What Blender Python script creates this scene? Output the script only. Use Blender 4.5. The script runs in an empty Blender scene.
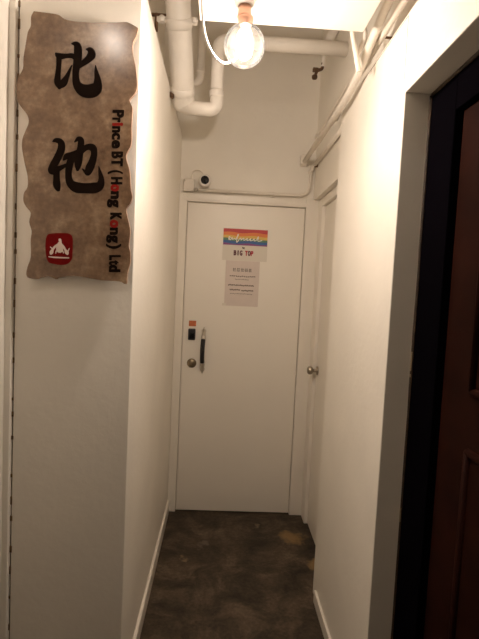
import bpy, bmesh, math, random
from mathutils import Vector, Matrix
S = bpy.context.scene
COL = S.collection
random.seed(7)

# ------------------------------------------------------------------ camera
cam_d = bpy.data.cameras.new('camera')
cam = bpy.data.objects.new('camera', cam_d)
COL.objects.link(cam)
cam_d.sensor_fit = 'VERTICAL'
cam_d.sensor_height = 24.0
cam_d.lens = 24.0 * 480.0 / 639.0
cam_d.clip_start = 0.02
_y = Vector(((221 - 239.5) / 480, (319.5 - 286) / 480, -1)).normalized()
_z = Vector((0.0452, 1, 0)); _z = (_z - _z.dot(_y) * _y).normalized()
_x = _y.cross(_z)
cam.matrix_world = Matrix(((_x[0], _x[1], _x[2], 0), (_y[0], _y[1], _y[2], 0),
                           (_z[0], _z[1], _z[2], 1.5), (0, 0, 0, 1)))
S.camera = cam

# ------------------------------------------------------------------ world, exposure
w = bpy.data.worlds.new('world'); S.world = w
w.use_nodes = True
w.node_tree.nodes['Background'].inputs[0].default_value = (0.9, 0.75, 0.6, 1)
w.node_tree.nodes['Background'].inputs[1].default_value = 0.02
S.view_settings.view_transform = 'Standard'
S.view_settings.look = 'None'
S.view_settings.gamma = 1
S.view_settings.exposure = 0.0
S.cycles.max_bounces = 10
S.cycles.diffuse_bounces = 6
S.cycles.transparent_max_bounces = 12
S.cycles.caustics_reflective = False
S.cycles.caustics_refractive = False
S.cycles.sample_clamp_indirect = 4.0
S.cycles.use_denoising = True
LAMP_W = 56.0        # the bare globe bulb under the low ceiling
LAMP2_W = 6.5        # the bare bulb on the wall above and left of the camera
LAMP_COL = (1.0, 0.865, 0.755)

# ------------------------------------------------------------------ materials
def mat(name, col, rough=0.6, metal=0.0, spec=0.5, noise=0.0, nscale=8.0, bump=0.0, bscale=60.0, coat=0.0):
    m = bpy.data.materials.new(name); m.use_nodes = True
    nt = m.node_tree; b = nt.nodes['Principled BSDF']
    b.inputs['Base Color'].default_value = (*col, 1)
    b.inputs['Roughness'].default_value = rough
    b.inputs['Metallic'].default_value = metal
    b.inputs['Specular IOR Level'].default_value = spec
    b.inputs['Coat Weight'].default_value = coat
    tc = nt.nodes.new('ShaderNodeTexCoord')
    if noise:
        n = nt.nodes.new('ShaderNodeTexNoise'); n.inputs['Scale'].default_value = nscale
        n.inputs['Detail'].default_value = 6
        nt.links.new(tc.outputs['Object'], n.inputs['Vector'])
        r = nt.nodes.new('ShaderNodeValToRGB')
        r.color_ramp.elements[0].position = 0.3; r.color_ramp.elements[1].position = 0.7
        r.color_ramp.elements[0].color = (*[c * (1 - noise) for c in col], 1)
        r.color_ramp.elements[1].color = (*[min(1, c * (1 + noise)) for c in col], 1)
        nt.links.new(n.outputs['Fac'], r.inputs['Fac'])
        nt.links.new(r.outputs['Color'], b.inputs['Base Color'])
    if bump:
        n2 = nt.nodes.new('ShaderNodeTexNoise'); n2.inputs['Scale'].default_value = bscale
        n2.inputs['Detail'].default_value = 4
        nt.links.new(tc.outputs['Object'], n2.inputs['Vector'])
        bp = nt.nodes.new('ShaderNodeBump'); bp.inputs['Strength'].default_value = bump
        bp.inputs['Distance'].default_value = 0.01
        nt.links.new(n2.outputs['Fac'], bp.inputs['Height'])
        nt.links.new(bp.outputs['Normal'], b.inputs['Normal'])
    return m

M = {}
M['wall'] = mat('wall_paint', (0.88, 0.835, 0.755), 0.55, noise=0.035, nscale=3, bump=0.12, bscale=35)
M['ceil'] = mat('ceiling_paint', (0.86, 0.81, 0.74), 0.7, noise=0.03, nscale=3)
M['trim'] = mat('trim_gloss_paint', (0.86, 0.81, 0.725), 0.35, noise=0.03, nscale=5)
M['door'] = mat('white_door_paint', (0.87, 0.82, 0.735), 0.4, noise=0.02, nscale=2, bump=0.05, bscale=20)
M['pipe'] = mat('painted_pipe', (0.84, 0.79, 0.72), 0.4, noise=0.04, nscale=12, bump=0.08, bscale=60)
M['conduit'] = mat('painted_conduit', (0.82, 0.76, 0.67), 0.45, noise=0.05, nscale=15)
M['crack'] = mat('bare_crack', (0.19, 0.125, 0.07), 0.9, noise=0.4, nscale=40)
M['groove_shade'] = mat('groove_shadow_line', (0.24, 0.18, 0.14), 0.8)  # brown that paints in the shade of the wall groove
M['rust'] = mat('rusty_metal', (0.13, 0.07, 0.035), 0.7, metal=0.3, noise=0.4, nscale=60)
M['black'] = mat('black_gloss_paint', (0.0025, 0.002, 0.003), 0.7, spec=0.0)
M['brown_door'] = mat('dark_red_brown_door', (0.017, 0.0048, 0.003), 0.5, spec=0.03, noise=0.35, nscale=6)
M['wood_edge'] = mat('worn_wood_edge', (0.045, 0.026, 0.014), 0.6, noise=0.5, nscale=35)
M['chip'] = mat('bare_chip', (0.42, 0.32, 0.20), 0.7)
M['chrome'] = mat('brushed_steel', (0.62, 0.58, 0.52), 0.28, metal=1.0)
M['knob'] = mat('dull_steel', (0.42, 0.37, 0.30), 0.3, metal=1.0)
M['brass'] = mat('aged_brass', (0.27, 0.215, 0.14), 0.45, metal=0.85, noise=0.2, nscale=80)
M['copper'] = mat('copper_collar', (0.75, 0.42, 0.30), 0.3, metal=0.7)
M['black_plastic'] = mat('black_plastic', (0.012, 0.011, 0.013), 0.35)
M['white_plastic'] = mat('white_plastic', (0.78, 0.74, 0.68), 0.4)
M['lens'] = mat('dark_glass_lens', (0.004, 0.004, 0.006), 0.08)
M['sticker'] = mat('orange_sticker', (0.50, 0.14, 0.05), 0.5, noise=0.35, nscale=90)
M['ink'] = mat('black_ink', (0.011, 0.006, 0.004), 0.6, spec=0.03)
M['red_ink'] = mat('red_ink', (0.26, 0.016, 0.012), 0.55, spec=0.05)
M['seal'] = mat('red_seal', (0.17, 0.005, 0.005), 0.5, spec=0.05, noise=0.12, nscale=30)
M['emblem'] = mat('white_emblem', (0.75, 0.62, 0.55), 0.5)
M['paper'] = mat('white_paper', (0.75, 0.70, 0.61), 0.6)
M['notice'] = mat('notice_paper', (0.71, 0.62, 0.56), 0.6, noise=0.03, nscale=20)
M['grey_ink'] = mat('grey_ink', (0.24, 0.19, 0.16), 0.6)
M['dark_grey_ink'] = mat('dark_grey_ink', (0.13, 0.10, 0.08), 0.6)
M['white_ink'] = mat('white_ink', (0.82, 0.78, 0.70), 0.5)
M['maroon_ink'] = mat('maroon_ink', (0.10, 0.015, 0.02), 0.5)
M['poster_red'] = mat('poster_red_ink', (0.42, 0.03, 0.04), 0.5)
for n, c in (('r', (0.55, 0.05, 0.05)), ('o', (0.75, 0.22, 0.05)), ('y', (0.75, 0.48, 0.10)),
             ('g', (0.10, 0.22, 0.13)), ('b', (0.04, 0.12, 0.33)), ('v', (0.25, 0.06, 0.22))):
    M['rb_' + n] = mat('rainbow_' + n, c, 0.5)

def floor_material():
    m = bpy.data.materials.new('worn_dark_concrete'); m.use_nodes = True
    nt = m.node_tree; b = nt.nodes['Principled BSDF']; L = nt.links.new
    tc = nt.nodes.new('ShaderNodeTexCoord')
    def noise(scale, detail, rough=0.6, dist=0.0):
        n = nt.nodes.new('ShaderNodeTexNoise'); n.inputs['Scale'].default_value = scale
        n.inputs['Detail'].default_value = detail; n.inputs['Roughness'].default_value = rough
        n.inputs['Distortion'].default_value = dist
        L(tc.outputs['Object'], n.inputs['Vector']); return n
    def ramp(src, stops):
        r = nt.nodes.new('ShaderNodeValToRGB')
        while len(r.color_ramp.elements) < len(stops): r.color_ramp.elements.new(0.5)
        for e, (p, c) in zip(r.color_ramp.elements, stops): e.position = p; e.color = (*c, 1)
        L(src, r.inputs['Fac']); return r
    base = ramp(noise(5.5, 9, 0.68, 0.6).outputs['Fac'],
                [(0.34, (0.018, 0.013, 0.008)), (0.50, (0.055, 0.039, 0.025)), (0.68, (0.130, 0.095, 0.062))])
    fine = ramp(noise(60, 4).outputs['Fac'], [(0.35, (0.65, 0.65, 0.65)), (0.65, (1.3, 1.3, 1.3))])
    mul = nt.nodes.new('ShaderNodeMix'); mul.data_type = 'RGBA'; mul.blend_type = 'MULTIPLY'
    mul.inputs['Factor'].default_value = 0.7
    L(base.outputs['Color'], mul.inputs['A']); L(fine.outputs['Color'], mul.inputs['B'])
    # ochre worn patches close to the right-hand door (their own outlines, from distorted distance)
    warp = noise(9, 5)
    col = mul.outputs['Result']
    for (x, y, r, c) in ((0.50, 2.80, 0.085, (0.30, 0.185, 0.07)), (0.585, 2.52, 0.055, (0.27, 0.17, 0.07)),
                         (0.30, 2.93, 0.03, (0.2, 0.15, 0.09)), (-0.13, 2.52, 0.03, (0.24, 0.17, 0.09)),
                         (0.55, 2.3, 0.03, (0.24, 0.18, 0.11)), (-0.02, 2.72, 0.05, (0.15, 0.12, 0.09))):
        sub = nt.nodes.new('ShaderNodeVectorMath'); sub.operation = 'DISTANCE'
        sub.inputs[1].default_value = (x, y, 0)
        L(tc.outputs['Object'], sub.inputs[0])
        ma = nt.nodes.new('ShaderNodeMath'); ma.operation = 'MULTIPLY_ADD'
        L(warp.outputs['Fac'], ma.inputs[0]); ma.inputs[1].default_value = 0.26
        ma.inputs[2].default_value = -0.13
        ad = nt.nodes.new('ShaderNodeMath'); ad.operation = 'ADD'
        L(sub.outputs['Value'], ad.inputs[0]); L(ma.outputs[0], ad.inputs[1])
        mr = nt.nodes.new('ShaderNodeMapRange')
        mr.inputs['From Min'].default_value = r; mr.inputs['From Max'].default_value = r * 0.35
        mr.inputs['To Min'].default_value = 0; mr.inputs['To Max'].default_value = 0.75
        L(ad.outputs[0], mr.inputs['Value'])
        mx = nt.nodes.new('ShaderNodeMix'); mx.data_type = 'RGBA'
        mx.inputs['B'].default_value = (*c, 1)
        L(mr.outputs['Result'], mx.inputs['Factor']); L(col, mx.inputs['A']); col = mx.outputs['Result']
    L(col, b.inputs['Base Color'])
    b.inputs['Roughness'].default_value = 0.55
    b.inputs['Specular IOR Level'].default_value = 0.3
    bp = nt.nodes.new('ShaderNodeBump'); bp.inputs['Strength'].default_value = 0.25; bp.inputs['Distance'].default_value = 0.01
    L(noise(30, 6).outputs['Fac'], bp.inputs['Height']); L(bp.outputs['Normal'], b.inputs['Normal'])
    return m
M['floor'] = floor_material()

def board_material():
    m = bpy.data.materials.new('mottled_brown_board'); m.use_nodes = True
    nt = m.node_tree; b = nt.nodes['Principled BSDF']; L = nt.links.new
    tc = nt.nodes.new('ShaderNodeTexCoord')
    n1 = nt.nodes.new('ShaderNodeTexNoise'); n1.inputs['Scale'].default_value = 11; n1.inputs['Detail'].default_value = 8
    n1.inputs['Roughness'].default_value = 0.65
    n2 = nt.nodes.new('ShaderNodeTexNoise'); n2.inputs['Scale'].default_value = 70; n2.inputs['Detail'].default_value = 5
    L(tc.outputs['Object'], n1.inputs['Vector']); L(tc.outputs['Object'], n2.inputs['Vector'])
    r = nt.nodes.new('ShaderNodeValToRGB')
    st = [(0.30, (0.110, 0.060, 0.032)), (0.5, (0.215, 0.130, 0.075)), (0.70, (0.370, 0.255, 0.160))]
    r.color_ramp.elements.new(0.5)
    for e, (p, c) in zip(r.color_ramp.elements, st): e.position = p; e.color = (*c, 1)
    L(n1.outputs['Fac'], r.inputs['Fac'])
    r2 = nt.nodes.new('ShaderNodeValToRGB')
    r2.color_ramp.elements[0].position = 0.3; r2.color_ramp.elements[0].color = (0.75, 0.75, 0.75, 1)
    r2.color_ramp.elements[1].position = 0.7; r2.color_ramp.elements[1].color = (1.2, 1.2, 1.2, 1)
    L(n2.outputs['Fac'], r2.inputs['Fac'])
    mx = nt.nodes.new('ShaderNodeMix'); mx.data_type = 'RGBA'; mx.blend_type = 'MULTIPLY'
    mx.inputs['Factor'].default_value = 0.8
    L(r.outputs['Color'], mx.inputs['A']); L(r2.outputs['Color'], mx.inputs['B'])
    L(mx.outputs['Result'], b.inputs['Base Color'])
    b.inputs['Roughness'].default_value = 0.22
    b.inputs['Specular IOR Level'].default_value = 0.6
    return m
M['board'] = board_material()
M['board_edge'] = mat('pale_cut_edge', (0.42, 0.27, 0.19), 0.5, noise=0.2, nscale=30)

def glass_material():
    m = bpy.data.materials.new('clear_bulb_glass'); m.use_nodes = True
    nt = m.node_tree; L = nt.links.new
    for n in list(nt.nodes): nt.nodes.remove(n)
    out = nt.nodes.new('ShaderNodeOutputMaterial')
    tr = nt.nodes.new('ShaderNodeBsdfTransparent'); tr.inputs[0].default_value = (0.98, 0.96, 0.94, 1)
    gl = nt.nodes.new('ShaderNodeBsdfGlossy'); gl.inputs['Roughness'].default_value = 0.06
    tl = nt.nodes.new('ShaderNodeBsdfTranslucent'); tl.inputs[0].default_value = (0.9, 0.86, 0.8, 1)
    lw = nt.nodes.new('ShaderNodeLayerWeight'); lw.inputs['Blend'].default_value = 0.15
    m1 = nt.nodes.new('ShaderNodeMixShader'); m2 = nt.nodes.new('ShaderNodeMixShader')
    m1.inputs[0].default_value = 0.012
    L(tr.outputs[0], m1.inputs[1]); L(tl.outputs[0], m1.inputs[2])
    L(lw.outputs['Fresnel'], m2.inputs[0]); L(m1.outputs[0], m2.inputs[1]); L(gl.outputs[0], m2.inputs[2])
    L(m2.outputs[0], out.inputs['Surface'])
    return m
M['glass'] = glass_material()

def emis(name, col, s):
    m = bpy.data.materials.new(name); m.use_nodes = True
    b = m.node_tree.nodes['Principled BSDF']
    b.inputs['Base Color'].default_value = (*col, 1)
    b.inputs['Emission Color'].default_value = (*col, 1)
    b.inputs['Emission Strength'].default_value = s
    return m
M['filament'] = emis('glowing_filament', (1.0, 0.90, 0.78), 45)

# ------------------------------------------------------------------ mesh helpers
class MB:
    def __init__(s): s.bm = bmesh.new(); s.mi = 0
    def _f(s, vs):
        try:
            f = s.bm.faces.new(vs); f.material_index = s.mi; return f
        except ValueError: return None
    def box(s, a, b, bev=0.0, seg=2):
        x0, y0, z0 = [min(p, q) for p, q in zip(a, b)]; x1, y1, z1 = [max(p, q) for p, q in zip(a, b)]
        v = [s.bm.verts.new(p) for p in ((x0,y0,z0),(x1,y0,z0),(x1,y1,z0),(x0,y1,z0),(x0,y0,z1),(x1,y0,z1),(x1,y1,z1),(x0,y1,z1))]
        fs = [s._f([v[i] for i in q]) for q in ((0,3,2,1),(4,5,6,7),(0,1,5,4),(1,2,6,5),(2,3,7,6),(3,0,4,7))]
        if bev:
            es = list({e for f in fs for e in f.edges})
            bmesh.ops.bevel(s.bm, geom=es, offset=bev, segments=seg, affect='EDGES', profile=0.5)
        return s
    def tube(s, pts, r, n=16, caps=True):
        pts = [Vector(p) for p in pts]
        rs = r if isinstance(r, (list, tuple)) else [r] * len(pts)
        rings = []; t0 = (pts[1] - pts[0]).normalized()
        ref = Vector((0, 0, 1)) if abs(t0.z) < 0.9 else Vector((1, 0, 0))
        u = t0.cross(ref).normalized()
        for i, p in enumerate(pts):
            if i == 0: t = t0
            elif i == len(pts) - 1: t = (pts[i] - pts[i-1]).normalized()
            else: t = ((pts[i] - pts[i-1]).normalized() + (pts[i+1] - pts[i]).normalized()).normalized()
            u = (u - u.dot(t) * t).normalized(); vv = t.cross(u)
            rings.append([s.bm.verts.new(p + rs[i] * (math.cos(k*2*math.pi/n) * u + math.sin(k*2*math.pi/n) * vv)) for k in range(n)])
        for a, b in zip(rings, rings[1:]):
            for k in range(n):
                f = s._f([a[k], a[(k+1) % n], b[(k+1) % n], b[k]])
                if f: f.smooth = True
        if caps:
            s._f(list(reversed(rings[0]))); s._f(rings[-1])
        return s
    def lathe(s, prof, c, axis=(0, 0, 1), n=28):
        # prof: list of (radius, height along the axis)
        ax = Vector(axis).normalized(); c = Vector(c)
        ref = Vector((1, 0, 0)) if abs(ax.x) < 0.9 else Vector((0, 1, 0))
        u = ax.cross(ref).normalized(); v = ax.cross(u)
        rings = []
        for r, h in prof:
            r = max(r, 1e-5)
            rings.append([s.bm.verts.new(c + ax*h + r*(math.cos(k*2*math.pi/n)*u + math.sin(k*2*math.pi/n)*v)) for k in range(n)])
        for a, b in zip(rings, rings[1:]):
            for k in range(n):
                f = s._f([a[k], a[(k+1) % n], b[(k+1) % n], b[k]])
                if f: f.smooth = True
        s._f(list(reversed(rings[0]))); s._f(rings[-1])
        return s
    def prism(s, poly, y0, y1, edge_mi=None):
        # poly in (x, z), counter-clockwise seen from -Y; front face at y0
        a = [s.bm.verts.new((x, y0, z)) for x, z in poly]; b = [s.bm.verts.new((x, y1, z)) for x, z in poly]
        s._f(a); s._f(list(reversed(b)))
        m0 = s.mi
        if edge_mi is not None: s.mi = edge_mi
        for i in range(len(poly)):
            j = (i + 1) % len(poly)
            s._f([a[j], a[i], b[i], b[j]])
        s.mi = m0
        return s
    def ribbon(s, pts, y0, y1):
        # brush stroke in the x-z plane: pts = (x, z, half-width); round joins
        d = 0.0
        for (x, z, h) in pts:
            d += 4e-6
            s.prism([(x + h*math.cos(k*2*math.pi/14), z + h*math.sin(k*2*math.pi/14)) for k in range(14)], y0 - d, y1)
        for (xa, za, ha), (xb, zb, hb) in zip(pts, pts[1:]):
            dv = Vector((xb-xa, zb-za)); L = dv.length
            if L < 1e-6: continue
            n = Vector((-dv.y, dv.x)) / L; d += 4e-6
            s.prism([(xa-n.x*ha, za-n.y*ha), (xb-n.x*hb, zb-n.y*hb), (xb+n.x*hb, zb+n.y*hb), (xa+n.x*ha, za+n.y*ha)], y0 - d, y1)
        return s
    def build(s, name, material, parent=None, recalc=True):
        if recalc: bmesh.ops.recalc_face_normals(s.bm, faces=s.bm.faces[:])
        if parent is not None:
            o = parent
            off = Vector((0, 0, 0))
            while o is not None: off += o.location; o = o.parent
            bmesh.ops.translate(s.bm, verts=s.bm.verts[:], vec=-off)
        me = bpy.data.meshes.new(name); s.bm.to_mesh(me); s.bm.free()
        for m in (material if isinstance(material, (list, tuple)) else [material]): me.materials.append(m)
        o = bpy.data.objects.new(name, me); COL.objects.link(o)
        if parent is not None: o.parent = parent
        return o

def bend(pts, r, seg=6):
    """round the corners of a polyline"""
    P = [Vector(p) for p in pts]; out = [P[0]]
    for a, b, c in zip(P, P[1:], P[2:]):
        d1 = (a - b); d2 = (c - b); k = min(r, d1.length * .48, d2.length * .48)
        p1 = b + d1.normalized()*k; p2 = b + d2.normalized()*k
        for i in range(seg + 1):
            t = i / seg; out.append((1-t)**2*p1 + 2*t*(1-t)*b + t*t*p2)
    out.append(P[-1]); return out

def spline(pts, sub=8):
    P = [Vector(p) for p in pts]; P = [2*P[0]-P[1]] + P + [2*P[-1]-P[-2]]; out = []
    for i in range(1, len(P) - 2):
        a, b, c, d = P[i-1:i+3]
        for k in range(sub):
            t = k / sub
            out.append(0.5*((2*b) + (-a+c)*t + (2*a-5*b+4*c-d)*t*t + (-a+3*b-3*c+d)*t**3))
    out.append(P[-2]); return out

def thing(name, label, cat, loc, group=None):
    o = bpy.data.objects.new(name, None); COL.objects.link(o)
    o.empty_display_size = 0.05; o.location = loc
    o['label'] = label; o['category'] = cat
    if group: o['group'] = group
    return o
def tag(o, label, cat, group=None):
    o['label'] = label; o['category'] = cat
    if group: o['group'] = group
    return o
def struct(o, label, cat):
    o['kind'] = 'structure'; o['label'] = label; o['category'] = cat
    return o
def setting(name, label, cat, loc):
    return struct(thing(name, label, cat, loc), label, cat)

# ------------------------------------------------------------------ the setting
H = 3.3
struct(MB().box((-1.0, -1.6, -0.1), (0.95, 3.3, 0)).build('floor', M['floor']),
       'worn dark brown concrete floor with ochre patches', 'floor')
struct(MB().box((-1.0, -1.6, H), (0.95, 3.3, H + 0.1)).build('ceiling', M['ceil']),
       'high plain ceiling far above the pipes', 'ceiling')
struct(MB().box((-0.108, -1.5, 2.3607), (0.434, 1.637, 2.43), 0.003).build('ceiling_soffit', M['ceil']),
       'low white dropped ceiling panel the globe bulb hangs from', 'ceiling')
# left partition: its front carries the brown sign, its side lines the corridor
ZP = 2.445
struct(MB().box((-0.666, 1.585, 0), (-0.288, 3.12, ZP), 0.003).build('wall_left', M['wall']),
       'white partition wall along the left of the corridor, behind the brown sign', 'wall')
struct(MB().box((-0.70, 1.60, ZP), (-0.420, 3.12, H)).build('wall_left_upper', M['wall']),
       'set back white wall above the left partition', 'wall')
struct(MB().box((-0.85, -1.5, 0), (-0.690, 1.66, H)).build('wall_near_left', M['wall']),
       'white side wall at the left edge of the view', 'wall')
cr = MB()
cr.box((-0.690, 1.5935, 0), (-0.664, 1.66, H))
struct(cr.build('trim_3', M['crack']), 'dark crack down the left edge of the sign wall', 'trim')
ft = MB().box((-0.691, 1.568, 0), (-0.6695, 1.595, H), 0.003)
struct(ft.build('trim_4', M['wall']), 'narrow white filler strip left of the dark crack', 'trim')
cp = MB()
for k in range(26):                       # flaked filler along the crack
    z = 0.15 + k * 0.088 + random.uniform(-.03, .03)
    h = random.uniform(.008, .03)
    cp.box((-0.671, 1.5835, z), (-0.6650 + random.uniform(0, .003), 1.592, z + h))
struct(cp.build('trim_5', M['crack']), 'flaked dark chips along the crack', 'trim')
struct(MB().box((-0.85, 3.12, 0), (0.95, 3.25, H)).build('wall_back', M['wall']),
       'white end wall of the corridor above and around the far door', 'wall')
# right wall: pillar, header over the dark doorway, near jamb
rw = MB()
rw.box((0.5255, 1.465, 0), (0.605, 2.280, 2.345), 0.003)
rw.box((0.5255, 0.40, 2.105), (0.605, 1.4685, 2.345), 0.003)
rw.box((0.5255, -1.5, 0), (0.605, 0.405, 2.345), 0.003)
struct(rw.build('wall_right', M['wall']), 'white right wall with the opening for the dark door', 'wall')
struct(MB().box((0.5250, 1.478, 2.15), (0.5262, 1.4805, 2.336)).box((0.5250, 1.478, 2.334), (0.5262, 1.95, 2.3365)).build('trim_6', M['groove_shade']),  # shadow line of the panel groove, modelled as thin dark strips
       'thin dark strip drawing the groove shadow on the right wall above the doorway corner', 'trim')
struct(MB().box((0.57, -1.5, 2.345), (0.75, 3.12, H)).build('wall_right_upper', M['wall']),
       'set back white wall above the right wall and side door', 'wall')
sw = MB()
sw.box((0.57, 2.28, 2.075), (0.75, 3.12, 2.345))
sw.box((0.645, 2.28, 0), (0.75, 3.12, 2.08))
struct(sw.build('wall_side', M['wall']), 'white wall around the narrow side door at the far right', 'wall')
struct(MB().box((0.66, -1.5, 0), (0.75, 2.28, 2.345)).build('wall_right_outer', M['wall']),
       'wall mass behind the dark door', 'wall')
# skirtings
bb = MB(); bb.box((-0.289, 1.586, 0), (-0.275, 3.10, 0.080), 0.004)
struct(bb.build('baseboard_left', M['trim']), 'white skirting board along the left corridor wall', 'baseboard')
bb = MB(); bb.box((0.5135, 1.47, 0), (0.5258, 2.205, 0.060), 0.004)
struct(bb.build('baseboard_right', M['trim']), 'white skirting board at the foot of the right wall', 'baseboard')

# ------------------------------------------------------------------ far door
d1 = setting('door_1', 'white flush door at the end of the corridor', 'door', (0.14, 3.1, 0))
fr = MB()
fr.box((-0.288, 3.085, 0), (-0.236, 3.122, 2.075), 0.004)
fr.box((0.520, 3.085, 0), (0.603, 3.122, 2.075), 0.003)
fr.box((-0.236, 3.085, 2.025), (0.520, 3.122, 2.075), 0.004)
fr.box((-0.262, 3.080, 2.035), (0.545, 3.09, 2.049), 0.002)
fr.build('door_frame', M['trim'], d1)
MB().box((-0.233, 3.104, 0.006), (0.517, 3.122, 2.020), 0.003).build('door_leaf', M['door'], d1)
MB().lathe([(0.0, 0.012), (0.023, 0.011), (0.028, 0.006), (0.031, 0)], (-0.168, 3.104, 0.991), (0, -1, 0)).build('lock_cylinder', M['brass'], d1)['label'] = 'round aged brass lock'
hd = MB()
hd.tube(spline([(-0.098, 3.062, 1.156), (-0.100, 3.055, 1.10), (-0.100, 3.055, 1.04), (-0.098, 3.062, 1.003)]), 0.0145, 14)
hb = hd.build('pull_handle', M['black_plastic'], d1); hb['label'] = 'black grip of the pull handle'
he = MB()
for sgn, z in ((1, 1.156), (-1, 1.003)):
    he.tube(spline([(-0.098, 3.063, z - sgn*.004), (-0.097, 3.068, z + sgn*.02), (-0.097, 3.085, z + sgn*.040), (-0.097, 3.106, z + sgn*.045)]),
            [0.0155]*8 + [0.013]*8 + [0.008]*9, 14)
    he.lathe([(0.0, 0.006), (0.012, 0.005), (0.016, 0)], (-0.097, 3.105, z + sgn*.048), (0, -1, 0), 16)
    he.tube([(-0.097, 3.102, z + sgn*.055), (-0.097, 3.100, z + sgn*.075)], [0.010, 0.003], 12)
he.build('handle_bracket', M['chrome'], hb)['label'] = 'steel end fitting'
kp = MB().box((-0.198, 3.092, 1.143), (-0.151, 3.105, 1.217), 0.006, 3).build('card_reader', M['black_plastic'], d1)
kp['label'] = 'black card reader'
MB().box((-0.190, 3.0905, 1.153), (-0.159, 3.093, 1.188), 0.001).build('reader_pad', M['lens'], kp)
st = MB().box((-0.196, 3.1025, 1.232), (-0.150, 3.1045, 1.268)).build('door_sticker', M['sticker'], d1)
st['label'] = 'small orange sticker'

# ------------------------------------------------------------------ side door
d2 = setting('door_2', 'narrow white side door set back at the far right', 'door', (0.62, 2.6, 0))
fr = MB()
fr.box((0.600, 2.975, 0), (0.646, 3.086, 2.072), 0.004)
fr.box((0.600, 2.30, 2.022), (0.646, 2.976, 2.072), 0.004)
fr.box((0.600, 2.283, 0), (0.646, 2.31, 2.072), 0.004)
fr.build('door_frame', M['trim'], d2)
MB().box((0.622, 2.312, 0.006), (0.645, 2.972, 2.020), 0.003).build('door_leaf', M['door'], d2)
kn = MB()
kn.lathe([(0.0, 0.066), (0.016, 0.065), (0.024, 0.058), (0.0265, 0.048), (0.023, 0.036), (0.012, 0.030), (0.011, 0.012), (0.026, 0.009), (0.028, 0.0)],
         (0.6225, 2.928, 1.005), (-1, 0, 0))
kn.build('door_knob', M['knob'], d2)['label'] = 'round steel knob'

# ------------------------------------------------------------------ dark door on the right
d3 = setting('door_3', 'dark brown panelled door in a black frame at the right edge', 'door', (0.63, 0.93, 0))
fr = MB()
fr.box((0.606, 1.300, 0), (0.66, 1.459, 2.098), 0.003)
fr.box((0.606, 0.40, 2.000), (0.66, 1.30, 2.098), 0.003)
fr.box((0.606, 0.40, 0), (0.66, 0.50, 2.01), 0.003)
fo = fr.build('door_frame', M['black'], d3); fo['label'] = 'black painted frame'
be = MB()
zz = [0.0]
while zz[-1] < 2.095: zz.append(min(2.098, zz[-1] + random.uniform(.05, .16)))
be.tube([(0.6055, 1.4610 + random.uniform(-.0015, .001), z) for z in zz], [0.0045 + random.uniform(0, .0022) for z in zz], 8)
yy = [1.452]
while yy[-1] > 0.45: yy.append(yy[-1] - random.uniform(.05, .12))
be.tube([(0.6055, y, 2.0995) for y in yy], [0.0045 + random.uniform(0, .002) for y in yy], 8)
be.build('edge_bead', M['wood_edge'], fo)['label'] = 'worn brown wooden bead'
ch = MB()
for z0, z1 in ((1.265, 1.325), (1.245, 1.255), (0.78, 0.825)):
    ch.box((0.5985, 1.4555, z0), (0.6025, 1.4590, z1), 0.001)
ch.build('paint_chip', M['chip'], fo)['label'] = 'bare chipped spot'
lf = MB()
lf.box((0.626, 0.502, 0.006), (0.66, 1.293, 1.998), 0.003)
leaf = lf.build('door_leaf', M['brown_door'], d3)
pm = MB()
for z0, z1 in ((1.27, 1.86), (0.18, 1.12)):
    for y0, y1 in ((0.60, 1.135),):
        for a, b in (((y0, z0), (y1, z0)), ((y1, z0), (y1, z1)), ((y1, z1), (y0, z1)), ((y0, z1), (y0, z0))):
            pm.tube([(0.626, a[0], a[1]), (0.626, b[0], b[1])], 0.011, 8)
pm.build('panel_moulding', M['brown_door'], leaf)

# ------------------------------------------------------------------ globe bulb
bx, by, bz = 0.038, 1.50, 2.2245
R = 0.0625
cl = thing('ceiling_bulb', 'lit clear globe bulb in a white ceiling holder with looping white cable', 'lamp', (bx, by, 2.3607))
MB().lathe([(0.030, 0.0), (0.031, -0.010), (0.028, -0.018), (0.020, -0.022)], (bx - .006, by, 2.3607)).build('ceiling_rose', M['white_plastic'], cl)
MB().lathe([(0.0195, -0.020), (0.0200, -0.040), (0.0215, -0.048), (0.0220, -0.054), (0.019, -0.056)], (bx - .004, by, 2.3607)).build('lamp_holder', M['copper'], cl)
MB().lathe([(0.0225, 2.308), (0.0235, 2.303), (0.0225, 2.295), (0.017, 2.289), (0.0160, 2.283)], (bx, by, 0)).build('bulb_cap', M['copper'], cl)
prof = []
for k in range(25):
    a = math.radians(-90 + k * (90 + 73) / 24)
    prof.append((R * math.cos(a), R * math.sin(a)))
prof.append((0.0165, R + 0.002)); 
gm = MB().lathe(prof, (bx, by, bz), n=40)
gl = gm.build('glass_globe', M['glass'], cl)
fm = MB()
for k in range(8):
    a = k * math.pi / 4 + .2
    c, s_ = math.cos(a), math.sin(a)
    fm.tube([(bx + .011*c, by + .011*s_, bz + .046), (bx + .020*c, by + .020*s_, bz + .030), (bx + .023*c, by + .023*s_, bz),
             (bx + .019*c, by + .019*s_, bz - .026), (bx + .008*c, by + .008*s_, bz - .036)], 0.0036, 8)
fm.tube([(bx, by, bz + .056), (bx, by, bz - .036)], 0.0045, 8)
fm.build('filament', M['filament'], gl)['label'] = 'glowing filament cage'
cb = MB().tube(spline([(-0.0952, 1.469, 2.3628), (-0.0921, 1.469, 2.3172), (-0.0879, 1.469, 2.2748), (-0.0786, 1.4741, 2.2293), (-0.0569, 1.4897, 2.1931), (-0.031, 1.5259, 2.1859), (-0.0052, 1.5776, 2.2086), (0.0207, 1.5931, 2.2397), (0.0352, 1.5724, 2.3017), (0.0352, 1.5269, 2.3462)]), 0.0037, 10)
cb.build('power_cable', M['white_plastic'], cl)['label'] = 'white looping cable'
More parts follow.
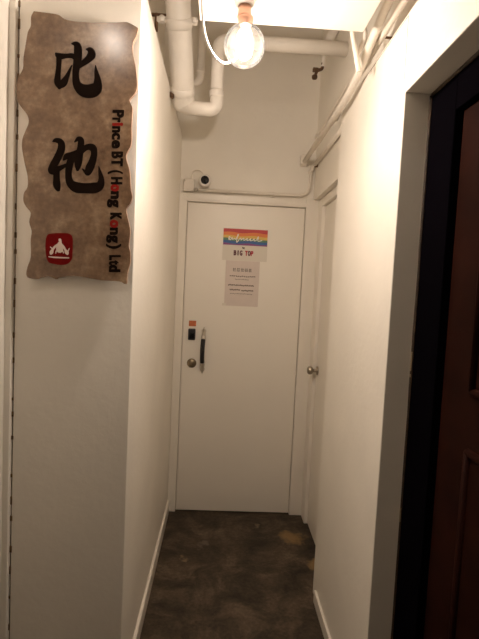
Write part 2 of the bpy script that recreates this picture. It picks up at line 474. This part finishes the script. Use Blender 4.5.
ld = bpy.data.lights.new('bulb_light', 'POINT'); ld.energy = LAMP_W; ld.color = LAMP_COL; ld.shadow_soft_size = 0.032
# the filament cage hangs below its stem and cap, so it shines less straight up
ld.use_nodes = True
_nt = ld.node_tree; _em = _nt.nodes['Emission']; _tc = _nt.nodes.new('ShaderNodeTexCoord')
_sx = _nt.nodes.new('ShaderNodeSeparateXYZ'); _ad = _nt.nodes.new('ShaderNodeMath')
_ad.operation = 'MULTIPLY_ADD'; _ad.inputs[1].default_value = 0.5; _ad.inputs[2].default_value = 0.5
_cr = _nt.nodes.new('ShaderNodeValToRGB')
_cr.color_ramp.elements.new(0.6); _cr.color_ramp.elements.new(0.45)
for _e, (_p, _v) in zip(_cr.color_ramp.elements, ((0.15, 1.0), (0.47, 0.72), (0.62, 0.70), (0.90, 0.06))):
    _e.position = _p; _e.color = (_v, _v, _v, 1)
_nt.links.new(_tc.outputs['Normal'], _sx.inputs[0]); _nt.links.new(_sx.outputs['Z'], _ad.inputs[0])
_nt.links.new(_ad.outputs[0], _cr.inputs['Fac']); _nt.links.new(_cr.outputs['Color'], _em.inputs['Strength'])
lo = bpy.data.objects.new('bulb_light', ld); COL.objects.link(lo); lo.parent = cl; lo.location = (0, 0, bz - 2.3607)

# second bare bulb, on the side wall above and left of the viewpoint (mirrored in the sign)
wl = thing('wall_bulb', 'small bare bulb on the near left wall above the viewpoint', 'lamp', (-0.690, 0.68, 2.65))
wx, wy, wz = -0.655, 0.68, 2.65
MB().lathe([(0.036, -0.035), (0.036, -0.025), (0.022, -0.017), (0.020, 0.045), (0.016, 0.047)], (wx, wy, wz), (1, 0, 0)).build('lamp_holder', M['white_plastic'], wl)
prof = [(0.014, 0.040)] + [(0.034*math.cos(math.radians(a)), 0.085 + 0.034*math.sin(math.radians(a))) for a in range(-60, 91, 10)]
g2 = MB().lathe(prof, (wx, wy, wz), (1, 0, 0)).build('glass_globe', M['glass'], wl)
f2 = MB()
for k in range(4):
    a = k*math.pi/2
    f2.tube([(wx + .055, wy + .008*math.cos(a), wz + .008*math.sin(a)), (wx + .100, wy + .012*math.cos(a), wz + .012*math.sin(a))], .003, 8)
f2.build('filament', M['filament'], g2)
l2 = bpy.data.lights.new('wall_bulb_light', 'POINT'); l2.energy = LAMP2_W; l2.color = LAMP_COL; l2.shadow_soft_size = 0.02
lo2 = bpy.data.objects.new('wall_bulb_light', l2); COL.objects.link(lo2); lo2.parent = wl; lo2.location = (.120, 0, 0)

# ------------------------------------------------------------------ pipes
dp = thing('drain_pipe', 'thick white drain pipe with a U bend at the top left', 'pipe', (-0.228, 2.45, 2.33))
top = Vector((-0.279, 1.66, 3.36)); bot = Vector((-0.228, 2.45, 2.40))
bot = Vector((-0.2275, 2.43, 2.43)); q = Vector((-0.241, 2.17, 2.72)); dirv = (q - bot).normalized()
MB().tube([bot - dirv*0.082, bot - dirv*0.076, bot - dirv*0.064, bot - dirv*0.045, bot + dirv*1.15], [0.020, 0.038, 0.050, 0.055, 0.055], 28).build('main_pipe', M['pipe'], dp)
def along(t): return bot + dirv * t
cl1 = MB().tube([along(0.285), along(0.289), along(0.325), along(0.329)], [0.0552, 0.059, 0.059, 0.0552], 28)
clamp = cl1.build('pipe_clamp', M['pipe'], dp)
e1 = along(.31)
MB().box((e1.x + .052, e1.y - .012, e1.z - .014), (e1.x + .082, e1.y + .006, e1.z + .014), .005, 3).lathe([(0, .012), (.012, .011), (.014, 0)], (e1.x + .072, e1.y - .012, e1.z), (0, -1, 0), 14).build('clamp_bolt', M['pipe'], clamp)
MB().box((e1.x - .098, e1.y - .012, e1.z - .012), (e1.x - .054, e1.y + .010, e1.z + .012), .004).lathe([(0, .010), (.013, .009), (.015, 0)], (e1.x - .074, e1.y - .012, e1.z), (0, -1, 0), 14).build('clamp_bolt', M['pipe'], clamp)
MB().box((-0.425, e1.y - .006, e1.z + .016), (e1.x - .045, e1.y + .010, e1.z + .026), .002).box((-0.345, e1.y - .008, e1.z - .05), (-0.331, e1.y + .006, e1.z + .026), .002).build('hanger_bracket', M['rust'], clamp)['label'] = 'rusty hanger bracket'
# elbow and small riser
el = MB()
el.tube([bot - dirv*0.006, bot - dirv*0.004, bot + dirv*0.03, bot + dirv*0.032], [.055, .0575, .0575, .055], 28)
el.build('pipe_collar', M['pipe'], dp)
ri = MB()
ri.tube(bend([(-0.225, 2.45, 2.372), (-0.062, 2.45, 2.368), (-0.064, 2.45, 2.46)], 0.045, 8), 0.0335, 24)
ri.tube([(-0.065, 2.45, 2.43), (-0.065, 2.45, 2.433), (-0.065, 2.45, 2.458), (-0.065, 2.45, 2.461)], [.0335, .036, .036, .0335], 24)
ri.build('pipe_elbow', M['pipe'], dp)
MB().tube(bend([(-0.064, 2.45, 2.44), (-0.066, 2.45, 2.703), (0.05, 2.45, 2.703)], 0.05, 8), 0.031, 24).build('riser_pipe', M['pipe'], dp)
MB().tube([(-0.01, 2.45, 2.703), (0.575, 2.45, 2.700)], 0.0335, 24).build('cross_pipe', M['pipe'], dp)
MB().tube([(-0.315, 2.40, 2.425), (-0.27, 2.40, 2.400)], 0.012, 10).box((-0.330, 2.385, 2.385), (-0.289, 2.415, 2.446), .003).build('wall_bracket', M['rust'], dp)['label'] = 'dark wall bracket'
# thin pipe behind
tp = MB().tube(bend([(-0.172, 2.93, H + .02), (-0.178, 2.93, 2.685), (-0.43, 2.93, 2.685)], 0.05, 8), 0.0235, 18)
tp.tube([(-0.1778, 2.93, 2.76), (-0.1778, 2.93, 2.745)], .0265, 18)
tag(tp.build('water_pipe', M['pipe']), 'thin white vertical pipe behind the thick drain pipe', 'pipe')
# sloping pipe and small tap on the right
sp = thing('valve_pipe', 'sloping white pipe with a small rusty valve, upper right', 'pipe', (0.495, 2.65, 2.72))
MB().tube([(0.58, 2.65, 2.955), (0.492, 2.65, 2.795)], 0.024, 18).build('sloping_pipe', M['pipe'], sp)
MB().tube([(0.500, 2.65, 2.81), (0.492, 2.65, 2.70)], 0.009, 12).build('thin_pipe', M['pipe'], sp)
vv = MB()
vv.tube(bend([(0.492, 2.65, 2.72), (0.492, 2.65, 2.690), (0.462, 2.65, 2.678), (0.452, 2.65, 2.640)], .012), 0.0085, 10)
vv.lathe([(0.013, -.010), (0.015, -.004), (0.015, .006), (0.010, .010)], (0.452, 2.65, 2.645), (0, 0, 1), 12)
vv.box((0.440, 2.640, 2.672), (0.470, 2.66, 2.692), .003)
vv.build('valve', M['rust'], sp)['label'] = 'rusty brown valve'

# ------------------------------------------------------------------ conduits on the right
ca = thing('conduit', 'white conduit that kinks and runs along the top of the right wall', 'conduit', (0.49, 2.0, 2.31))
MB().tube(bend([(0.490, 1.30, 2.462), (0.490, 1.60, 2.425), (0.490, 1.97, 2.308), (0.490, 3.07, 2.305)], .18, 10), 0.0150, 16).build('conduit_run', M['conduit'], ca)
MB().box((0.468, 3.06, 2.286), (0.512, 3.121, 2.350), 0.006).build('end_box', M['conduit'], ca)
cbn = thing('conduit', 'slimmer white conduit right of the kinked one, above the doorway wall', 'conduit', (0.515, 1.8, 2.36))
MB().tube([(0.520, 0.6, 2.400), (0.520, 1.55, 2.398), (0.520, 2.10, 2.376), (0.530, 2.42, 2.350)], 0.012, 14).build('conduit_run', M['conduit'], cbn)
for y in (1.28, 1.745):
    MB().box((0.520, y, 2.405), (0.571, y + .009, 2.410)).tube([(0.520, y, 2.3975), (0.520, y + .009, 2.3975)], .0145, 14).build('saddle_clip', M['rust'], cbn)['label'] = 'rusty saddle clip'
cc = thing('conduit', 'lowest white conduit above the narrow side door', 'conduit', (0.552, 3.08, 2.25))
MB().tube([(0.552, 2.275, 2.290), (0.552, 3.06, 2.284)], 0.0125, 14).build('conduit_run', M['conduit'], cc)
MB().tube(bend([(0.552, 3.04, 2.284), (0.552, 3.085, 2.284), (0.535, 3.110, 2.245)], .02), 0.0135, 12).build('conduit_elbow', M['conduit'], cc)
MB().box((0.548, 3.03, 2.268), (0.572, 3.045, 2.298), .003).build('saddle_clip', M['rust'], cc)
w1 = MB().tube(spline([(0.545, 1.98, 2.43), (0.552, 2.16, 2.452), (0.552, 2.35, 2.470), (0.552, 2.66, 2.458), (0.556, 2.9, 2.455), (0.556, 3.10, 2.47)]), 0.007, 10)
w1.box((0.546, 3.02, 2.448), (0.571, 3.06, 2.474), .003)
tag(w1.build('cable', M['conduit']), 'thin white cable running above the kinked conduit to the end wall', 'cable')
dr = MB().tube(bend([(0.405, 1.75, 2.50), (0.419, 1.75, 2.435), (0.450, 1.75, 2.305), (0.456, 1.752, 2.285)], .012), 0.0085, 12)
dr.tube([(0.405, 1.75, 2.50), (0.398, 1.75, 3.31)], 0.0085, 12)
tag(dr.build('drop_pipe', M['conduit']), 'thin white pipe dropping past the right end of the low ceiling', 'pipe')
db = MB().tube(spline([(0.450, 1.77, 3.31), (0.450, 1.77, 2.60), (0.452, 1.77, 2.475), (0.470, 1.77, 2.44), (0.474, 1.77, 2.41), (0.462, 1.775, 2.375), (0.452, 1.78, 2.345), (0.468, 1.80, 2.315)]), 0.0095, 12)
tag(db.build('bent_pipe', M['conduit']), 'thin white pipe with an S bend beside the conduits', 'pipe')

# conduit along the top of the far door, up to the conduit end
fd = thing('conduit', 'thin white conduit running level above the far door frame', 'conduit', (0.13, 3.09, 2.095))
MB().tube(bend([(-0.205, 3.098, 2.098), (0.535, 3.098, 2.100), (0.541, 3.098, 2.25)], .075, 10), 0.0105, 14).build('conduit_run', M['conduit'], fd)
for x in (0.0, 0.30):
    MB().box((x, 3.105, 2.082), (x + .014, 3.121, 2.116), .002).build('saddle_clip', M['conduit'], fd)
MB().lathe([(0.0, .022), (.010, .020), (.012, 0)], (-0.183, 3.090, 2.098), (0, -1, 0), 14).build('cable_gland', M['chrome'], fd)['label'] = 'shiny cable gland'
jb = MB().box((-0.266, 3.085, 2.086), (-0.195, 3.121, 2.165), .006, 3)
jb.lathe([(0, .004), (.006, .003), (.007, 0)], (-0.255, 3.085, 2.155), (0, -1, 0), 10)
jb.lathe([(0, .004), (.006, .003), (.007, 0)], (-0.206, 3.085, 2.096), (0, -1, 0), 10)
tag(jb.build('junction_box', M['conduit']), 'small white junction box above the far door, beside the camera', 'box')
# security camera
sc = thing('security_camera', 'small white round security camera with black lens above the far door', 'camera', (-0.133, 3.12, 2.155))
MB().lathe([(0.034, 0.0), (0.036, 0.010), (0.034, 0.020), (0.036, 0.026), (0.040, 0.040), (0.0405, 0.056), (0.037, 0.066), (0.030, 0.069)],
           (-0.133, 3.122, 2.157), (0.05, -1, -0.05), 28).build('camera_body', M['white_plastic'], sc)
MB().lathe([(0.026, 0.0), (0.026, 0.003), (0.022, 0.006), (0.012, 0.010), (0.0, 0.012)], (-0.130, 3.054, 2.1545), (0.05, -1, -0.05), 24).build('camera_lens', M['lens'], sc)
MB().tube(spline([(-0.140, 3.10, 2.190), (-0.155, 3.09, 2.213), (-0.185, 3.09, 2.222), (-0.212, 3.095, 2.205), (-0.218, 3.10, 2.163)]), 0.0038, 8).build('camera_cable', M['conduit'], sc)

# ------------------------------------------------------------------ brown sign
YS = 1.556      # front of the board
def sp_(px, py):
    """board-plane position for the traced outline: the board was measured at two corners"""
    c = Vector(((px - 239.5) / 480, (319.5 - py) / 480, -1))
    d = Vector((_x.dot(c), _y.dot(c), _z.dot(c)))
    d = cam.matrix_world.to_3x3() @ c
    t = YS / d.y
    return (d.x * t, 1.5 + d.z * t)
left = [(33.8,11.2),(31,17),(30.7,26),(27.8,32),(25.7,44),(23.4,58),(22.8,69),(17.6,79),(16.7,91),(17.6,101),(22,108),(27.5,115.5),(28.6,123),(25,132),(22.2,140),
        (22.2,150),(25,165),(27.5,176),(27.5,187),(24,193),(23.4,201),(26.3,207),(30.7,213),(29.2,222),(31.6,231),(30.7,240),(30.7,257),(27.8,266),(26.3,273),(27.8,277.5)]
bottom = [(35,279),(41,277.5),(48,276),(55.5,279),(58.5,277.5),(73,276),(88,278),(102,280.5),(115,281),(121.3,282),(124,283.8)]
right = [(126.6,283.3),(126.8,277),(128,270),(130.2,262),(130,252),(128.7,246),(129.5,239),(130.1,231),(128.7,222.8),(127,216),(126.2,208.8),(130.3,203),(132.2,196.5),
         (130.9,190),(130.2,181.6),(129.9,174.5),(128.8,167.5),(126.6,160.5),(126.2,155),(128,150.6),(130.6,146),(131.5,139),(131.4,128),(131.8,118),(132.3,108),(130.9,104),(129.4,100),
         (131.5,97),(135.5,92),(137,85),(136,70),(134.6,62),(132.5,51),(133,42.5),(136,36.5),(138,29)]
topl = [(136.5,27),(131,23.8),(126,22),(117,22.3),(102,22.6),(88,22.2),(73,21),(64.5,19),(58.5,14.8),(50,13.2),(44,12.4)]
outl = [Vector((*sp_(px, py), 0)) for px, py in left + bottom + right + topl]
closed = spline(outl + [outl[0]], 3)[:-1]
sg = thing('wall_sign', 'brown ragged-edged sign board with black brush characters and red seal', 'sign', (-0.46, YS, 1.48))
b = MB(); b.mi = 0
b.prism([(v.x, v.y) for v in closed], YS, YS + 0.013, edge_mi=1)
b.build('sign_board', [M['board'], M['board_edge']], sg)
for px, py in ((45, 40), (120, 40), (45, 250), (115, 250)):
    x, z = sp_(px, py); MB().tube([(x, YS + .012, z), (x, 1.586, z)], 0.008, 10).build('standoff', M['chrome'], sg)

def stroke(mb, pts, ox, oy, y0, y1, k=6.387, wk=1.0):
    P = spline([Vector((cx, cy, wd)) for cx, cy, wd in pts], 5)
    out = []
    for v in P:
        x, z = sp_(ox + v.x / k, oy + v.y / k)
        out.append((x, z, max(0.0008, v.z / 2 / k * YS / 480 * wk)))
    mb.ribbon(out, y0, y1)
ch1 = [[(103,152,14),(116,164,32),(140,168,34),(172,166,26),(205,165,30),(225,180,30)],
       [(122,165,34),(120,230,30),(114,290,34),(112,335,40),(124,368,22)],
       [(125,362,26),(150,338,44),(172,300,28),(188,262,16),(205,225,6)],
       [(205,88,10),(228,90,30),(242,110,46),(242,170,50),(234,230,44),(228,285,40),(236,345,50),(268,382,72),(308,392,80),(346,384,80),(366,362,60),(368,315,40),(360,270,24),(355,228,6)],
       [(298,124,10),(322,130,36),(330,158,50),(310,185,42),(282,208,34),(250,232,26)]]
ch2 = [[(83,105,8),(104,98,28),(134,112,40),(136,155,46),(112,210,46),(86,258,46),(66,288,30),(78,302,30),(106,286,36),(140,270,26),(168,255,18)],
       [(106,285,40),(106,340,40),(108,385,46),(116,412,26)],
       [(152,222,12),(172,200,36),(205,195,44),(250,175,40),(298,143,34),(336,146,46),(346,180,38),(336,230,44),(316,278,50),(302,308,30),(272,282,8)],
       [(222,108,8),(244,90,26),(262,98,38),(260,140,40),(252,190,46),(244,245,46),(240,285,20)],
       [(205,205,44),(188,260,44),(182,320,40),(194,370,50),(232,398,66),(290,404,62),(346,402,66),(382,388,52),(392,350,36),(384,305,22),(376,265,5)]]
for strokes, oy in ((ch1, 30), (ch2, 125)):
    m_ = MB()
    for stq in strokes: stroke(m_, stq, 40, oy, YS - 0.0012, YS - 0.0001)
    m_.build('brush_character', M['ink'], sg)
# seal
sm = MB()
sp0 = [(105,160),(125,120),(180,108),(260,106),(330,112),(360,150),(362,240),(358,320),(350,360),(318,398),(262,412),(180,402),(126,380),(104,300),(100,220)]
pl = spline([Vector((*sp_(35 + a/9.58, 222 + b_/9.58), 0)) for a, b_ in sp0 + [sp0[0]]], 4)[:-1]
sm.prism([(v.x, v.y) for v in pl], YS - .0012, YS - .0001)
seal = sm.build('red_seal', M['seal'], sg)
em = MB()
k = 9.58
for s_ in ([(240,172,26),(246,190,20)], [(240,205,36),(238,232,60),(238,262,66)], [(222,215,16),(195,235,20),(172,262,20),(160,290,34),(152,305,16)],
           [(256,215,16),(275,238,20),(292,268,20),(305,290,36),(312,306,20)], [(150,240,8),(172,262,8)], [(330,255,8),(312,290,10)],
           [(135,333,9),(180,338,13),(255,342,13),(325,344,10)], [(205,278,12),(200,300,8)], [(268,278,12),(275,298,8)]):
    stroke(em, s_, 35, 222, YS - .0020, YS - .0013, k)
em.build('seal_emblem', M['emblem'], seal)['label'] = 'white seated figure emblem'

# lettering, one glyph at a time, read from top to bottom
def glyph(ch, bold=0.04):
    cu = bpy.data.curves.new('g', 'FONT'); cu.body = ch; cu.size = 1; cu.offset = bold
    o = bpy.data.objects.new('g', cu); COL.objects.link(o)
    dg = bpy.context.evaluated_depsgraph_get()
    me = bpy.data.meshes.new_from_object(o.evaluated_get(dg))
    vs = [v.co.copy() for v in me.vertices]; fs = [tuple(p.vertices) for p in me.polygons]
    bpy.data.objects.remove(o); bpy.data.curves.remove(cu); bpy.data.meshes.remove(me)
    return vs, fs
def put_glyph(mb, ch, f, bold=0.04):
    """f maps (u, v) in the glyph's own box 0..1 across, cap-height units up -> world point"""
    vs, fs = glyph(ch, bold)
    if not vs: return
    x0 = min(v.x for v in vs); x1 = max(v.x for v in vs)
    nv = [mb.bm.verts.new(f((v.x - x0) / max(1e-6, x1 - x0), v.y / 0.70)) for v in vs]
    for q_ in fs: mb._f([nv[i] for i in q_])
glyphs = [('P',110.4,117.3,0),('r',118,122.3,0),('i',123,125.8,1),('n',126.6,132.2,0),('c',133.2,139.4,0),('e',140.6,147.8,0),('B',152,158,0),('T',158.8,165.8,0),('(',170.3,174,0),
          ('H',177.5,184,0),('o',184.8,191,1),('n',191.6,198.6,0),('g',199.6,207,0),('K',213.2,219.4,0),('o',220.4,227.2,1),('n',228,234.4,0),('g',235.4,242.4,0),(')',244,248.6,0),
          ('L',255.4,260,0),('t',260.6,264.6,0),('d',265.2,271.6,0)]
for c_, y0, y1, r_ in glyphs:
    lm = MB()
    for sh, sv in ((-0.09, -.035), (-0.05, .035), (0.0, 0.0), (0.05, -.035), (0.09, .035)):
        def f(u, v, y0=y0, y1=y1, sh=sh, sv=sv):
            py = y0 + (u + sh) * (y1 - y0)
            base = 113.2 - (py - 110) * 0.0225      # baseline leans with the board
            px = base + (v + sv) * 10.6
            x, z = sp_(px, py); return (x, YS - 0.0008 - sh * 0.002, z)
        put_glyph(lm, c_, f, 0.02)
    lt = lm.build('letter', M['red_ink'] if r_ else M['ink'], sg, recalc=False)
    lt['label'] = 'red letter' if r_ else 'black letter'

# ------------------------------------------------------------------ papers on the far door
YP = 3.1015
ps = thing('door_poster', 'white paper on the far door with a rainbow band and BIG TOP lettering', 'poster', (0.135, YP, 1.672))
MB().box((-0.010, YP, 1.668), (0.277, YP + .0022, 1.872)).build('paper_sheet', M['paper'], ps)
rb = MB(); zt, zb_ = 1.869, 1.766
hs = [0.22, 0.20, 0.17, 0.15, 0.16, 0.10]; z = zt
for i, h_ in enumerate(hs):
    rb.mi = i; z2 = z - h_ * (zt - zb_)
    N = 12
    for k in range(N):
        xa = -0.008 + k*.283/N; xb = -0.008 + (k+1)*.283/N
        def wv(x, zz, i=i): return zz + (0.0035 * math.sin(x*38 + i*.4) if zz not in (zt,) and zz > zb_ + .004 else 0)
        v = [rb.bm.verts.new(p) for p in ((xa, YP - .0006, wv(xa, z2, i+1)), (xb, YP - .0006, wv(xb, z2, i+1)), (xb, YP - .0006, wv(xb, z)), (xa, YP - .0006, wv(xa, z)))]
        rb._f(v)
    z = z2
rb.build('rainbow_band', [M['rb_' + c] for c in 'roygbv'], ps, recalc=False)
sc_ = MB()
pts = [(0.028, 1.803), (0.036, 1.817), (0.030, 1.822), (0.027, 1.806), (0.040, 1.803), (0.048, 1.818), (0.052, 1.804), (0.062, 1.812), (0.070, 1.806),
       (0.078, 1.818), (0.088, 1.834), (0.084, 1.838), (0.080, 1.812), (0.078, 1.789), (0.086, 1.794), (0.094, 1.808), (0.104, 1.815), (0.106, 1.804), (0.116, 1.812), (0.124, 1.815),
       (0.124, 1.803), (0.136, 1.808), (0.146, 1.816), (0.144, 1.803), (0.156, 1.806), (0.168, 1.815), (0.164, 1.803), (0.178, 1.805), (0.190, 1.815), (0.190, 1.803),
       (0.205, 1.808), (0.216, 1.830), (0.214, 1.804), (0.226, 1.803), (0.240, 1.808)]
sc_.ribbon([(v.x, v.y, 0.0026) for v in spline([Vector((a, b_ - .004, 0)) for a, b_ in pts], 4)], YP - .0016, YP - .0008)
sc_.build('script_lettering', M['white_ink'], ps)
def word(mb, txt, x0, x1, z0, hgt, y, bold=0.03, gap=0.24):
    n = sum(1.0 if c != ' ' else 0.6 for c in txt); wdt = (x1 - x0) / n; x = x0
    for c in txt:
        if c == ' ': x += wdt * .6; continue
        ww = wdt * (0.24 if c == 'I' else 1 - gap)
        xo = x + (wdt * (1 - gap) - ww) / 2
        for sx, sz in ((-.0018, .001), (0, -.001), (.0018, .001)):
            put_glyph(mb, c, lambda u, v, xo=xo + sx, ww=ww, sz=sz, sx=sx: (xo + u*ww, y - .0001 - sx*.02, z0 + sz + v*hgt), bold)
        x += wdt
wm = MB(); word(wm, 'BIG', 0.064, 0.122, 1.702, .030, YP - .0006, .02); wm.build('poster_lettering', M['maroon_ink'], ps, recalc=False)
wm = MB(); word(wm, 'T', 0.137, 0.156, 1.702, .030, YP - .0006, .02); word(wm, 'P', 0.173, 0.192, 1.702, .030, YP - .0006, .02); wm.build('poster_lettering', M['poster_red'], ps, recalc=False)
wm = MB(); word(wm, 'O', 0.155, 0.174, 1.702, .030, YP - .0006, .02); wm.build('poster_lettering', M['maroon_ink'], ps, recalc=False)
wm = MB(); word(wm, 'by', 0.118, 0.134, 1.746, .010, YP - .0006, .02); wm.build('poster_lettering', M['ink'], ps, recalc=False)

ps.location.x += 0.009       # nudged to where it hangs on the door
nt_ = thing('door_notice', 'pale pinkish notice sheet with small lines of print below the rainbow poster', 'notice', (0.13, YP, 1.376))
nb = MB(); n_ = 10
MB().box((0.025, YP + .0002, 1.376), (0.243, YP + .0023, 1.667)).build('paper_sheet', M['notice'], nt_)
pr = MB()
def han(mb, x, z, s, seedv):
    rnd = random.Random(seedv); y0, y1 = YP - .0008, YP + .0001
    for i in range(3):
        zz = z + s*(.15 + .32*i) + rnd.uniform(-.04, .04)*s
        mb.ribbon([(x + s*rnd.uniform(.02, .15), zz, s*.05), (x + s*rnd.uniform(.75, .95), zz, s*.05)], y0, y1)
    for i in range(2):
        xx = x + s*(.25 + .4*i) + rnd.uniform(-.05, .1)*s
        mb.ribbon([(xx, z + s*rnd.uniform(0, .2), s*.05), (xx, z + s*.95, s*.05)], y0, y1)
for i in range(5): han(pr, 0.070 + i*.0255, 1.597, .024, i + 3)
pr.build('notice_heading', M['dark_grey_ink'], nt_)
rnd = random.Random(5)
for z, x0, x1, h_, step in ((1.568, .055, .215, .0060, .013), (1.548, .09, .175, .0036, .009), (1.510, .048, .215, .0075, .012), (1.480, .060, .120, .0075, .011), (1.477, .135, .210, .0075, .011), (1.455, .062, .200, .0036, .009)):
    x = x0; pr = MB()
    while x < x1:
        ww = step * rnd.uniform(.55, .85)
        pr.ribbon([(x, z + rnd.uniform(-.002, .002), h_*.55), (x + ww*.6, z + rnd.uniform(-.002, .002), h_*.55)], YP - .0008, YP + .0001); x += step
    pr.build('print_line', M['grey_ink'], nt_)
tpe = MB()
for x, z in ((0.024, 1.385), ):
    tpe.prism([(x - .012, z - .010), (x + .014, z - .010), (x + .014, z + .006), (x - .012, z + .006)], YP - .0010, YP + .0001)
tpe.build('tape', M['paper'], nt_)
